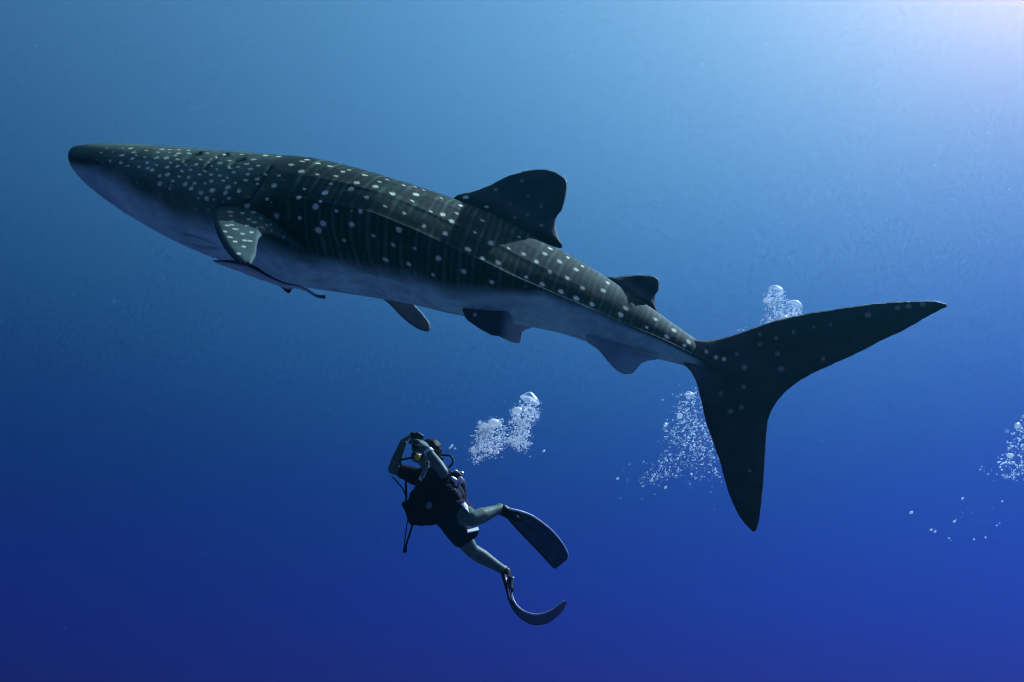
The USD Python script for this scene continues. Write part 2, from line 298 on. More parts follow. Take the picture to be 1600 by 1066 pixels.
# gill slits, mouth corner, a scar
gd = np.full(len(sv), 99.0); roi = isb & (px > 270) & (px < 440) & (py > 220) & (py < 345)
gd[roi] = shapely.distance(shapely.points(px[roi], py[roi]), gl)
col *= (1 - .75 * np.exp(-(gd / 2.0) ** 2))[:, None]
mouth = isb * sstep(8, 0, np.abs(py - np.interp(px, [105, 130, 165], [247, 251, 254])) - 2) * sstep(168, 140, px); col *= (1 - .62 * mouth)[:, None]
scar = isb * np.exp(-(((px - 419) / 5) ** 2 + ((py - 416) / 3) ** 2)); col *= (1 - .6 * scar)[:, None]
tailend = isb * sstep(1078, 1104, px); col = col * (1 - tailend)[:, None] + np.array([.05, .05, .055]) * tailend[:, None]
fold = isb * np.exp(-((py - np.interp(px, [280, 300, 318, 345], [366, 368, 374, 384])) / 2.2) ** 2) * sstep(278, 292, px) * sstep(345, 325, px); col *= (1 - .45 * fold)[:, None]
# spots, read off the photograph one by one
def block(x0, y0, k, pts): return [(x0 + k * a_, y0 + k * b__) for a_, b__ in pts]
HEAD = block(90, 200, .25, [(310,125),(405,125),(455,125),(555,137),(650,127),(700,130),(760,130),(820,135),(272,152),(345,147),(475,150),(630,150),(700,152),(760,155),(815,157),(490,172),(735,172),(405,172),(545,183),(615,183),(683,183),(465,190),(750,193),(560,215),(708,212),(800,225),(395,217),(615,230),(683,248),(750,232),(510,240),(835,260),(860,230),(690,288),(820,307),(775,268),(885,290),(960,290),(965,327),(922,348),(835,380),(800,350),(968,392),(930,440),(900,408),(995,255),(1015,295),(1035,328),(1060,315),(1100,278),(1108,343),(1060,368),(1130,392),(1050,408),(1073,440),(1175,325),(1245,320),(1300,290),(1255,353),(1190,290),(1045,165),(960,235),(1015,215),(1078,200),(1125,240),(1080,250),(1183,225),(1253,238),(1205,253),(990,180),(940,150),(925,270),(895,195),(870,225),(330,205),(440,235),(590,265),(640,300),(720,330),(560,250),(760,300),(860,345),(880,440),(980,450),(700,380),(640,350)])
BODY = block(90, 200, .25, [(1150,158),(1225,192),(1380,295),(1460,228),(1385,170),(1300,165),(1350,355),(1310,447),(1365,550),(1512,562),(1185,490)]) + block(390, 220, .25, [(100,83),(185,90),(258,148),(320,190),(365,112),(330,122),(430,135),(505,153),(427,206),(340,302),(310,355),(540,222),(508,270),(475,325),(440,380),(415,415),(462,520),(430,560),(545,437),(625,177),(588,190),(668,260),(632,303),(720,211),(735,352),(693,437),(638,523),(595,625),(785,287),(815,255),(858,236),(848,407),(770,595),(893,332),(965,273),(1038,281),(968,450),(932,560),(897,650),(853,745),(1088,302),(1043,333),(1015,377),(1133,437),(1087,535),(1030,677),(992,770),(1198,356),(1205,460),(1263,502),(1225,578),(1183,735),(1148,838),(1352,352),(1323,403),(1300,453),(1340,815)]) + block(690, 240, .25, [(282,333),(255,411),(208,491),(312,557),(165,597),(255,655),(355,680),(140,735),(315,805),(487,519),(420,590),(515,625),(680,593),(645,623),(595,677),(740,672),(790,650),(677,740),(632,815),(527,770),(880,703),(843,723),(790,776),(880,843),(838,905),(742,863),(1038,805),(1013,855),(943,943),(1197,945),(1150,965),(1120,1010),(1338,1035)]) + block(560, 420, .33125, [(1358,277),(1490,290),(1457,320),(1558,345),(1537,362),(550,217)]) + block(1050, 500, .15, [(360,333),(458,382),(538,405)])
PECT = block(90, 200, .25, [(1080,520),(1082,548),(1090,575),(1090,603),(1113,628),(1155,662),(1115,708),(1080,678),(1225,525),(1195,565),(1185,605),(1275,558),(1335,598),(1285,620),(1250,620),(1210,645),(1160,530),(1340,640),(1420,685),(1510,745),(1170,700),(1165,740),(1130,780),(1205,705),(1050,640),(1060,610),(1230,590),(1310,605)])
FINS = block(690, 240, .25, [(340,227),(542,266),(620,330),(623,450),(458,402),(430,318),(500,168),(540,380)]) + block(1050, 500, .15, [(675,353),(915,143),(1090,193),(915,257),(1265,123),(1100,355),(760,500),(505,757),(605,948),(750,692),(1140,515)]) + block(1000, 430, .394, [(690,207),(755,194),(905,158),(1020,130),(1067,122),(1120,114),(725,330),(437,775),(400,525)])
spot = np.zeros(len(sv)); vis = np.where(isb, True, True)
tree2 = cKDTree(np.stack([px, py], 1)); tree3 = cKDTree(twin)
DULL = set()
for group, r0, amp in ((HEAD, .0165, 1.05), (BODY, .0205, 1.1), (PECT, .016, .7), (FINS, .018, .30)):
    for x_, y_ in group:
        c_ = tree2.query_ball_point((x_, y_), 2.2)
        if not c_: c_ = [tree2.query((x_, y_))[1]]
        c_ = np.array(c_); k = c_[np.argmin(pz[c_] + .02 * np.hypot(px[c_] - x_, py[c_] - y_))]
        r = r0 * rng.uniform(.6, 1.3); near_i = np.array(tree3.query_ball_point(twin[k], r * 2.2))
        d = np.linalg.norm(twin[near_i] - twin[k], axis=1) / r * (1 + .45 * (meshkit.noise(twin[near_i] * 42, 41) - .5))
        spot[near_i] = np.maximum(spot[near_i], np.minimum(1, amp * rng.uniform(.75, 1.1)) * sstep(1.15, .72, d))
# faint small freckles between the spots of the head and back
vor = meshkit.noise(twin * 34, 77); spot *= np.where(isb, 1 - .92 * sstep(.4, .9, belly), 1); spot = np.maximum(spot, .16 * isb * (1 - belly) * sstep(.80, .93, vor) * (.35 + headness))
SPOT = np.array([.97, .90, .62]); col = col * (1 - spot)[:, None] + SPOT * spot[:, None]
origin = C3[NS // 3]
usdkit.material(stage, '/World/Looks/shark_skin', {
    'tint': ('attribute', dict(attribute='tint')), 'tc': ('texture_coordinate', {}),
    'n': ('noise_texture', dict(scale=60.0, detail=3.0)), 'b': ('bump', dict(strength=.25, distance=.006)),
    'p': ('principled_bsdf', dict(roughness=.7, specular_ior_level=.05))},
    [('tint.color', 'p.base_color'), ('tc.object', 'n.vector'), ('n.fac', 'b.height'), ('b.normal', 'p.normal')], surface='p.BSDF')
usdkit.material(stage, '/World/Looks/dark_eye', {'p': ('principled_bsdf', dict(base_color=(.01, .01, .015), roughness=.15))}, surface='p.BSDF')
shark = xform('whale_shark', origin)
tag(shark, 'huge spotted whale shark swimming above the diver, tail to the right', 'whale shark')
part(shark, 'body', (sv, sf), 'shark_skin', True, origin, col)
for s_ in (1, -1):
    k0 = np.argmin(np.where(vc == 0, np.hypot(px - 150, py - 252), 99)); cand = np.where(isb & (np.hypot(px - px[k0], py - py[k0]) < 2.5))[0]
    dep = sv[cand] @ FWD; at = sv[cand[np.argmin(dep * s_)]]
    e = trimesh.creation.icosphere(3, .024); e.apply_translation(at); part(shark, 'eye', e, 'dark_eye', True, origin)

# ---------------------------------------------------------------- remora under the shark's belly
def simple(name, color, rough=.5, spec=.4, **kw):
    usdkit.material(stage, '/World/Looks/' + name, {'tc': ('texture_coordinate', {}), 'n': ('noise_texture', dict(scale=kw.pop('scale', 30.0), detail=3.0)),
        'r': ('map_range', dict(from_min=.25, from_max=.75, to_min=1 - kw.get('vary', .25), to_max=1 + kw.pop('vary', .25))), 'c': ('vector_math', dict(math_type='scale', vector1=tuple(color))),
        'b': ('bump', dict(strength=kw.pop('bump', .2), distance=.004)), 'p': ('principled_bsdf', dict(roughness=rough, specular_ior_level=spec * .25, **kw))},
        [('tc.object', 'n.vector'), ('n.fac', 'r.value'), ('r.result', 'c.scale'), ('c.vector', 'p.base_color'), ('n.fac', 'b.height'), ('b.normal', 'p.normal')], surface='p.BSDF')
simple('remora_back', (.03, .03, .045)); simple('remora_side', (.20, .23, .25))
def fish(name, top, bot, d, width, fins, label):
    n = 60; t_, b_ = curve(top, n), curve(bot, n); mid = (t_ + b_) / 2; na = 20
    dd = np.broadcast_to(d, (n,)); c = P(mid[:, 0], mid[:, 1], dd); v = P(t_[:, 0], t_[:, 1], dd) - c
    ang = np.arange(na) * 2 * np.pi / na; w = np.interp(np.linspace(0, 1, n), np.linspace(0, 1, len(width)), width)
    ring = c[:, None] + np.cos(ang)[None, :, None] * v[:, None] + np.sin(ang)[None, :, None] * w[:, None, None] * FWD
    vs = np.vstack([ring.reshape(-1, 3), c[:1], c[-1:]]); i, j = np.meshgrid(np.arange(n - 1), np.arange(na), indexing='ij'); j2 = (j + 1) % na
    q = np.stack([i * na + j, i * na + j2, (i + 1) * na + j2, (i + 1) * na + j], -1).reshape(-1, 4); c0, c1, L = n * na, n * na + 1, (n - 1) * na
    f = np.vstack([q[:, [0, 1, 2]], q[:, [0, 2, 3]], [[c0, (k + 1) % na, k] for k in range(na)], [[c1, L + k, L + (k + 1) % na] for k in range(na)]])
    m = trimesh.Trimesh(vs, f, process=False)
    if m.volume < 0: m.invert()
    whole = man(m.vertices, m.faces)
    for out in fins: whole = whole + man(*fin_sheet(out, lambda x, y: d + 0 * x, lambda x, y: .004 + 0 * x, 4, 1.2))
    vv, ff = unman(whole); x, y, _ = sight(vv)
    up = np.interp(x, t_[:, 0], t_[:, 1]); dn = np.interp(x, b_[:, 0], b_[:, 1])
    stripe = sstep(.42, .25, (y - up) / np.maximum(dn - up, 2)); stripe = np.maximum(stripe, sstep(dn + .5, dn + 3, y)); stripe = np.maximum(stripe, sstep(470, 500, x) * (x > 470) * .8)
    col_ = np.array([.62, .72, .68]) * (1 - stripe)[:, None] + np.array([.03, .022, .04]) * stripe[:, None]
    o = vv.mean(0); t = tag(xform(name, o), label, 'fish'); part(t, 'body', (vv, ff), 'shark_skin', True, o, col_)
    e = trimesh.creation.icosphere(2, .006); e.apply_translation(P(mid[3, 0], mid[3, 1] - .5, d) - FWD * w[3] * .95); part(t, 'eye', e, 'dark_eye', True, o)
fish('remora', [(334,407),(350,406.5),(376,408),(400,416.5),(416,427),(432,435.5),(448,442),(464,445),(480,451.5),(496,461),(503,463)],
     [(334,409.5),(350,416),(376,425.5),(400,434.5),(416,440),(432,445.5),(448,449.5),(464,451),(480,457),(496,464.5),(503,465.5)], 6.02, [.004, .028, .038, .040, .036, .03, .025, .018, .010, .006],
     [[(436,443),(440,450),(446,455),(452,458.5),(455,455),(459,450),(463,447),(450,443)], [(494,461),(503,461.5),(511,460.5),(508.5,463.5),(510,467.5),(503,466.5),(495,465.5)], [(385,428),(394,431.5),(402,436),(409,438),(404,433),(396,428)]],
     'slender striped remora clinging along the belly of the whale shark')

# ---------------------------------------------------------------- the diver
DD = 6.55
simple('skin', (.14, .18, .14), .5, .4, scale=18.0); simple('hair', (.012, .01, .012), .6, .3); simple('shirt', (.020, .014, .026), .8, .2, scale=22.0)
simple('shorts_cloth', (.022, .016, .035), .85, .2); simple('white_cloth', (.80, .78, .74), .8, .2); simple('vest_cloth', (.018, .012, .024), .75, .25, scale=40.0, bump=.5)
simple('rubber', (.015, .012, .02), .45, .4); simple('fin_blade', (.060, .050, .120), .35, .5); simple('fin_edge', (.62, .66, .70), .4, .4); simple('metal', (.75, .75, .76), .3, .5, metallic=1.0)
simple('tank_paint', (.05, .045, .07), .35, .5); simple('yellow_plastic', (.75, .55, .08), .35, .5); simple('grey_hose', (.22, .25, .27), .5, .4); simple('camera_shell', (.03, .03, .035), .35, .5); simple('white_plastic', (.85, .85, .83), .35, .5)
usdkit.material(stage, '/World/Looks/mask_glass', {'p': ('principled_bsdf', dict(base_color=(.02, .03, .04), roughness=.05, specular_ior_level=.8))}, surface='p.BSDF')
def Q(x, y, dz=0.0): return P(x, y, DD + dz)
def ball(p, r, n=24): return Manifold.sphere(r, n).translate(tuple(map(float, p)))
def bone(p, r, q, s): return Manifold.batch_hull([ball(p, r), ball(q, s)])
def chain(pts, rad):
    return Manifold.batch_boolean([bone(pts[k], rad[k], pts[k + 1], rad[k + 1]) for k in range(len(pts) - 1)], m3.OpType.Add)
def union(*ms): return Manifold.batch_boolean(list(ms), m3.OpType.Add)
def smoothed(m, h=.012, it=10):
    v, f = unman(m.refine_to_length(h)); t = trimesh.Trimesh(v, f, process=True); trimesh.smoothing.filter_taubin(t, iterations=it); return t
pelvis, belly_, chest, neck, head = Q(703, 797), Q(693, 778, -.01), Q(683, 757, 0), Q(673, 733, -.01), Q(665, 708, 0)
sL, eL, wL = Q(686, 748, -.17), Q(692, 738, -.40), Q(667.5, 702.5, -.30)
sR, eR, wR = Q(660, 746, .17), Q(614, 733, .22), Q(631, 690, .14)
hL, kL, aL = Q(710, 797, -.09), Q(739, 811, -.36), Q(783, 794.5, -.16)
hR, kR, aR = Q(699, 806, .09), Q(737, 860, .17), Q(790, 893, .22)
unit = lambda v: np.asarray(v) / np.linalg.norm(v)
face = unit(Q(640, 690, -.05) - head); spine = unit(chest - pelvis); crown = unit(np.cross(np.cross(face, spine), face))
torso = union(Manifold.batch_hull([ball(pelvis - FWD * .08, .115), ball(pelvis + FWD * .08, .115), ball(belly_ - FWD * .05, .115), ball(belly_ + FWD * .05, .115)]),
              Manifold.batch_hull([ball(belly_ - FWD * .05, .115), ball(belly_ + FWD * .05, .115), ball(chest - FWD * .09, .12), ball(chest + FWD * .09, .12)]),
              Manifold.batch_hull([ball(chest - FWD * .09, .12), ball(chest + FWD * .09, .12), ball(sL, .068), ball(sR, .068), ball(neck, .06)]))
skull = union(Manifold.batch_hull([ball(head, .092), ball(head + crown * .035 - face * .02, .092), ball(head - crown * .06 + face * .045, .058)]), bone(neck, .058, head - crown * .05, .055),
              bone(head + face * .085 - crown * .01, .016, head + face * .108 - crown * .03, .018))
for s_ in (-1, 1):
    ear = head + unit(np.cross(face, crown)) * s_ * .092 - crown * .012 - face * .01
    skull = skull + Manifold.batch_hull([ball(ear + crown * .022, .010), ball(ear - crown * .022, .008), ball(ear - face * .014 + crown * .01, .011)])
def arm(s_, e, w): m_ = e + (w - e) * .3; return chain([s_, s_ + (e - s_) * .4, e, m_, w], [.060, .054, .043, .045, .029])
def leg(h, k, a_): return chain([h, h + (k - h) * .45, k, k + (a_ - k) * .30, k + (a_ - k) * .7, a_], [.098, .088, .060, .062, .044, .036])
# hands closed round the camera: a palm and five fingers each
cam_c = Q(650.5, 686.5, -.07)
def hand(w, target, fdir, curl, sgn):
    d = unit(target - w); palm_c = w + d * .055; side_ = unit(np.cross(d, fdir)) * sgn
    parts_ = [Manifold.batch_hull([ball(w, .026, 16), ball(palm_c + side_ * .030, .013, 16), ball(palm_c - side_ * .030, .013, 16), ball(palm_c + d * .04 + side_ * .032, .012, 16), ball(palm_c + d * .04 - side_ * .032, .011, 16)])]
    for n_, (o_, ln, r) in enumerate(((.030, .070, .0092), (.010, .080, .0095), (-.011, .074, .0092), (-.031, .058, .0082))):
        a0 = palm_c + d * .042 + side_ * o_; a1 = a0 + unit(d + fdir * curl * .35) * ln * .45; a2 = a1 + unit(d * .6 + fdir * curl) * ln * .33; a3 = a2 + unit(d * .1 + fdir * curl * 1.2) * ln * .25
        parts_.append(chain([a0, a1, a2, a3], [r * 1.08, r, r * .95, r * .85]))
    t0 = w + d * .03 + side_ * .026; t1 = t0 + unit(d * .5 + side_ * .8 + fdir * .4) * .036; t2 = t1 + unit(d * .7 + side_ * .1 + fdir * .8) * .034
    parts_.append(chain([t0, t1, t2], [.013, .0105, .009]))
    return union(*parts_)
handL = hand(wL, Q(655, 686, -.20), unit(RGT * -.55 + FWD * .5 - UPV * .2), 1.0, 1)
handR = hand(wR, Q(640, 680, .06), unit(RGT * .75 - FWD * .4 - UPV * .25), 1.0, -1)
def foot(a_, toe): return Manifold.batch_hull([ball(a_, .036), ball(a_ + (a_ - toe) * .15, .030), ball(toe, .026), ball(toe + FWD * .03, .022), ball(toe - FWD * .03, .022)])
tL, tR = Q(806, 808, -.14), Q(797, 918, .16)
bod = smoothed(union(torso, skull, arm(sL, eL, wL), arm(sR, eR, wR), leg(hL, kL, aL), leg(hR, kR, aR), foot(aL, tL), foot(aR, tR), handL, handR), .010, 8)
po = pelvis
diver = tag(xform('person', po), 'diver in dark vest and fins holding a camera up below the whale shark', 'person')
part(diver, 'body', bod, 'skin', True, po)
# hair, hood of dark hair streaming back
hair = Manifold.batch_hull([ball(head + crown * .045 - face * .025, .097), ball(head - face * .05, .088), ball(head - face * .06 - crown * .05, .065)]) + chain([head - face * .09, head - face * .14 + UPV * .02, head - face * .17 - UPV * .03], [.06, .04, .02])
hv = smoothed(hair, .012, 4); hv.vertices += (.012 * (meshkit.noise(hv.vertices * 45, 5) - .5))[:, None] * hv.vertex_normals
part(diver, 'hair', hv, 'hair', True, po)
# shirt with short sleeves
def grow(m): return m
shirt = union(Manifold.batch_hull([ball(pelvis - FWD * .08, .128), ball(pelvis + FWD * .08, .128), ball(belly_ - FWD * .05, .128), ball(belly_ + FWD * .05, .128)]),
              Manifold.batch_hull([ball(belly_ - FWD * .05, .127), ball(belly_ + FWD * .05, .127), ball(chest - FWD * .09, .132), ball(chest + FWD * .09, .132)]),
              Manifold.batch_hull([ball(chest - FWD * .09, .131), ball(chest + FWD * .09, .131), ball(sL, .080), ball(sR, .080), ball(neck - crown * .02, .066)]),
              chain([sL, sL + (eL - sL) * .75], [.076, .068]), chain([sR, sR + (eR - sR) * .62], [.074, .064]))
sh = smoothed(shirt, .014, 6); sh.vertices += (.010 * (meshkit.fbm(sh.vertices * 14, 3, 3) - .5))[:, None] * sh.vertex_normals
part(diver, 'shirt', sh, 'shirt', True, po)
shorts = union(Manifold.batch_hull([ball(pelvis - FWD * .08, .134), ball(pelvis + FWD * .08, .134), ball(hL, .112), ball(hR, .112)]), bone(hL, .112, hL + (kL - hL) * .42, .104), bone(hR, .112, hR + (kR - hR) * .58, .098))
st_ = smoothed(shorts, .013, 6); st_.vertices += (.014 * (meshkit.fbm(st_.vertices * 13, 3, 8) - .5))[:, None] * st_.vertex_normals
part(diver, 'shorts', st_, 'shorts_cloth', True, po)
def ribbon(e1, e2, thick=.006):
    """A closed band between two edge curves (m points each)."""
    e1, e2 = np.asarray(e1), np.asarray(e2); n = len(e1); W = 7
    g = e1[:, None] + (e2 - e1)[:, None] * np.linspace(0, 1, W)[None, :, None]
    du, dv_ = np.gradient(g, axis=0), np.gradient(g, axis=1); nr = np.cross(du, dv_); nr /= np.linalg.norm(nr, axis=-1, keepdims=True) + 1e-12
    a_, b_ = (g + nr * thick / 2).reshape(-1, 3), (g - nr * thick / 2).reshape(-1, 3); N = n * W; idx = np.arange(N).reshape(n, W); fs = []
    for i in range(n - 1):
        for j in range(W - 1):
            p_, q_, r_, s__ = idx[i, j], idx[i, j + 1], idx[i + 1, j + 1], idx[i + 1, j]
            fs += [(p_, q_, r_), (p_, r_, s__), (N + p_, N + r_, N + q_), (N + p_, N + s__, N + r_)]
    rim = list(idx[0]) + list(idx[1:, -1]) + list(idx[-1, -2::-1]) + list(idx[-2:0:-1, 0])
    for k in range(len(rim)):
        p_, q_ = rim[k], rim[(k + 1) % len(rim)]; fs += [(p_, N + p_, q_), (q_, N + p_, N + q_)]
    m = trimesh.Trimesh(np.vstack([a_, b_]), np.array(fs), process=False)
    if m.volume < 0: m.invert()
    return m
# white trim at the legs of the shorts, turned up and out
def E3(pts, n=24): return curve(np.array([Q(*p) for p in pts]), n)
part(diver, 'white_trim', ribbon(E3([(721,788.5,-.36),(727,795,-.37),(734,803,-.37)]), E3([(726,784.5,-.26),(731,792,-.28),(735,803,-.35)]), .008), 'white_cloth', 20, po)
part(diver, 'white_trim', ribbon(E3([(730,828.5,-.20),(738,826.5,-.20),(747,824,-.20)]), E3([(731,833,-.30),(739,831,-.31),(749,829,-.31)]), .008), 'white_cloth', 20, po)
part(diver, 'hem_flap', ribbon(E3([(729,832,-.03),(738,830,-.05),(748,829,-.06)]), E3([(728,842,.02),(737,843,.0),(746,836,-.02)]), .006), 'shorts_cloth', 20, po)
# buoyancy vest: padded shell, shoulder straps, pocket, collar
vest = union(Manifold.batch_hull([ball(Q(664, 765, -.14), .075), ball(Q(690, 762, -.15), .075), ball(Q(706, 778, -.12), .085), ball(Q(655, 770, .05), .06), ball(Q(700, 795, -.13), .07), ball(Q(668, 800, -.16), .07), ball(Q(705, 770, .10), .08)]),
             Manifold.batch_hull([ball(Q(648, 774, -.03), .045), ball(Q(642, 800, -.05), .045), ball(Q(645, 814, -.05), .036), ball(Q(674, 815, -.12), .036), ball(Q(690, 806, -.14), .05), ball(Q(672, 772, -.12), .06), ball(Q(650, 800, .08), .04)]),
             Manifold.batch_hull([ball(Q(707, 765, -.06), .07), ball(Q(716, 776, -.05), .062), ball(Q(711, 790, -.08), .07), ball(Q(697, 782, -.14), .06)]),
             chain([Q(668, 766, -.17), Q(676, 750, -.20), Q(688, 744, -.16), Q(702, 756, -.06)], [.045, .040, .040, .05]), chain([Q(655, 768, .1), Q(660, 750, .22), Q(676, 742, .18), Q(700, 752, .1)], [.04, .035, .035, .05]))
vt = smoothed(vest, .013, 5); vt.vertices += (.020 * (meshkit.fbm(vt.vertices * 12, 3, 13) - .5))[:, None] * vt.vertex_normals
vp = part(diver, 'buoyancy_vest', vt, 'vest_cloth', True, po); vpath = vp
part(vpath, 'pocket', smoothed(Manifold.batch_hull([ball(Q(652, 793, -.13), .022), ball(Q(676, 796, -.20), .022), ball(Q(674, 811, -.19), .020), ball(Q(651, 809, -.12), .020)]), .012, 3), 'rubber', True, po)
for pts in ([(664,752,-.23),(668,770,-.245),(672,788,-.245)], [(690,757,-.23),(696,772,-.235),(700,788,-.225)], [(655,781,-.17),(678,783,-.245),(700,780,-.235)]):
    part(vpath, 'strap', ribbon(E3([(x - 2, y - (1 if k else 0), z) for k, (x, y, z) in enumerate(pts)]), E3([(x + 2, y + 1, z) for x, y, z in pts]), .006), 'rubber', 20, po)
def plate(x, y, dz, sx, sy, look, name, parent=diver, rot=0.0):
    b_ = trimesh.creation.box([sx, .014, sy]); b_ = b_.subdivide(); m = Manifold.batch_hull([ball(np.array([i, 0, j]), min(sx, sy) * .22, 12) for i in (-sx / 2, sx / 2) for j in (-sy / 2, sy / 2)])
    m = m.rotate((0, rot, 0)); v, f = unman(m); v = v[:, [0]] * RGT + v[:, [2]] * UPV + v[:, [1]] * FWD * .6 + Q(x, y, dz)
    if trimesh.Trimesh(v, f, process=False).volume < 0: f = f[:, ::-1]
    return part(parent, name, (v, f), look, 40, po)
plate(657.5, 747, -.235, .020, .030, 'white_plastic', 'buckle', vpath, 25); plate(696.5, 747.5, -.215, .022, .010, 'metal', 'buckle', vpath, -35); plate(690.5, 750, -.215, .014, .010, 'metal', 'buckle', vpath)
plate(711, 787.5, -.16, .034, .016, 'grey_hose', 'buckle', vpath, 40); plate(671, 729.5, -.255, .018, .010, 'metal', 'buckle', vpath, -40); plate(685.5, 722, -.375, .010, .030, 'white_plastic', 'wrist_strap', diver, 12)
# white emblem-like handle and a hanging lamp on the vest
lamp = smoothed(Manifold.batch_hull([ball(Q(670.5, 790, -.265), .026), ball(Q(672, 785, -.262), .010)]), .008, 2); part(vpath, 'dump_valve', lamp, 'grey_hose', True, po)
part(vpath, 'pull_handle', tube_mesh(E3([(706.5,765,-.165),(710,764.5,-.17),(712.5,768,-.17),(712.5,771.5,-.165),(711,774,-.16)]), .0055), 'white_plastic', True, po)
part(vpath, 'pull_handle', tube_mesh(E3([(697,766.5,-.21),(699.5,764.8,-.212),(702,765.2,-.21)]), .004), 'grey_hose', True, po)
# tank and valve
T0, T1 = Q(713, 757, .16), Q(716, 806, .34); tx = unit(T1 - T0)
tank = Manifold.batch_hull([ball(T0, .084, 40), ball(T0 + tx * .06, .088, 40), ball(T1, .088, 40)])
tk = part(diver, 'tank', smoothed(tank, .02, 1), 'tank_paint', True, po)
part(tk, 'valve', smoothed(union(bone(T0 - tx * .08, .022, T0 - tx * .135, .020), bone(T0 - tx * .12 - RGT * .035, .017, T0 - tx * .12 + RGT * .05, .019)), .008, 2), 'metal', True, po)
vk = union(bone(Q(706, 748, -.12), .022, Q(713, 752, -.10), .020), bone(Q(711, 750, -.11), .016, Q(712, 757, -.11), .017)); part(tk, 'first_stage', smoothed(vk, .008, 2), 'metal', True, po)
part(tk, 'valve_knob', smoothed(bone(Q(719.5, 748.5, -.08), .022, Q(718.5, 753, -.08), .022), .008, 2), 'white_plastic', True, po)
part(tk, 'first_stage_cap', smoothed(Manifold.batch_hull([ball(Q(704, 743, -.08), .028), ball(Q(713, 742, -.05), .032), ball(Q(720, 746, -.04), .026)]), .01, 2), 'rubber', True, po)
# mask, regulator, hoses
mk = Manifold.batch_hull([ball(head + face * .098 + crown * .025 + s_ * unit(np.cross(face, crown)) * .055, .030) for s_ in (-1, 1)] + [ball(head + face * .11 - crown * .01, .025)])
mp = part(diver, 'mask', smoothed(mk, .008, 3), 'rubber', True, po)
part(mp, 'lens', smoothed(Manifold.batch_hull([ball(head + face * .122 + crown * .025 + s_ * unit(np.cross(face, crown)) * .04, .020) for s_ in (-1, 1)]), .008, 2), 'mask_glass', True, po)
mring = [head + face * .09 * math.cos(t_) + unit(np.cross(face, crown)) * .098 * math.sin(t_) + crown * .02 for t_ in np.linspace(.5, 2 * math.pi - .5, 24)]
part(mp, 'mask_strap', tube_mesh(np.array(mring), .007, 6), 'rubber', True, po)
rg = Q(652.3, 713.2, -.16)
rp = part(diver, 'regulator', smoothed(Manifold.batch_hull([ball(rg, .026), ball(rg + face * .02 - RGT * .005, .022), ball(rg + RGT * .03 + FWD * .06, .022)]), .008, 2), 'rubber', True, po)
pl = trimesh.creation.cylinder(radius=.021, height=.016, sections=28); pl = trimesh.creation.icosphere(3, 1.0); pl.apply_scale([.024, .011, .024]); pl.apply_transform(trimesh.geometry.align_vectors([0, 1, 0], unit(-FWD + UPV * .25 + RGT * .2))); pl.apply_translation(rg - FWD * .024)
part(rp, 'purge_button', pl, 'yellow_plastic', True, po)
HOSES = [([(648,715,-.15),(640,716,-.10),(632,717.5,-.02),(625,720,.06),(627,740,.14),(650,757,.10),(700,750,0)], .009), ([(681,714,.05),(690,711.5,.06),(700,711.5,.06),(707,716,.05),(707.5,722,.03),(703,729,0),(697,734,-.02),(704,744,-.05)], .0085),
         ([(613,745,.10),(622,755,.06),(630,765,.03),(634,776,.0),(634,786,-.02)], .006), ([(634,750,.05),(634.5,765,.02),(635,780,0),(633,790,-.02)], .009), ([(645,818,-.06),(640,835,-.06),(635,850,-.06),(633.5,858,-.06)], .0085), ([(637,812,-.05),(634,832,-.05),(632.5,848,-.05),(632.5,856,-.05)], .005)]
for pts, r in HOSES: part(diver, 'hose', tube_mesh(E3(pts, 60), r, 8, 60), 'rubber', True, po)
part(diver, 'inflator_hose', tube_mesh(E3([(668,721,-.27),(667,728,-.28),(664.5,734,-.28),(661.5,740,-.26),(659,746,-.25)], 40), .016 + .0025 * np.sin(np.arange(40) * 1.9), 12, 40), 'grey_hose', True, po)
part(diver, 'light_cuff', tube_mesh(np.array([wL + (eL - wL) * .03, wL + (eL - wL) * .15]), [.038, .041], 20), 'white_plastic', 40, po)
part(diver, 'gauge_console', smoothed(Manifold.batch_hull([ball(Q(632, 788, -.04), .024), ball(Q(636.5, 795, -.05), .028), ball(Q(638, 785, -.03), .018)]), .01, 2), 'rubber', True, po)
part(diver, 'hose_end', smoothed(bone(Q(633.5, 855, -.06), .014, Q(632.5, 861, -.06), .017), .008, 1), 'rubber', True, po)
# fins: foot pocket, blade, two pale or dark side rails
def swim_fin(e1, e2, pocket, pale):
    n = 40; a_, b_ = E3(e1, n), E3(e2, n)
    fp = part(diver, 'swim_fin', ribbon(a_, b_, .009), 'fin_blade', 30, po)
    for e, look in ((a_, 'fin_edge' if pale else 'rubber'), (b_, 'rubber')):
        part(fp, 'rail', tube_mesh(e, np.linspace(.010, .005, n), 8, n), look, True, po)
    mid = (a_ + b_) / 2
    part(fp, 'rib', tube_mesh(mid[3:30], np.linspace(.010, .003, 27), 6, 27), 'rubber', True, po)
    part(fp, 'foot_pocket', smoothed(Manifold.batch_hull([ball(p, r) for p, r in pocket]), .01, 3), 'rubber', True, po)
swim_fin([(795,795.5,-.20),(812,799,-.16),(830,805.5,-.10),(846,816,-.05),(862,829,0),(875,844,.04),(884,858,.07),(887.5,868,.09),(886,874,.10)],
         [(787,801,-.08),(797,813,-.06),(811,829,-.02),(826,845,.03),(841,861,.07),(852,873,.10),(860,882,.12),(866,887.5,.13),(869,888,.13)],
         [(aL + (tL - aL) * .15, .044), (tL, .040), (tL + FWD * .045, .030), (tL - FWD * .045, .030), (Q(812, 812, -.12), .022), (aL - UPV * .02, .036)], True)
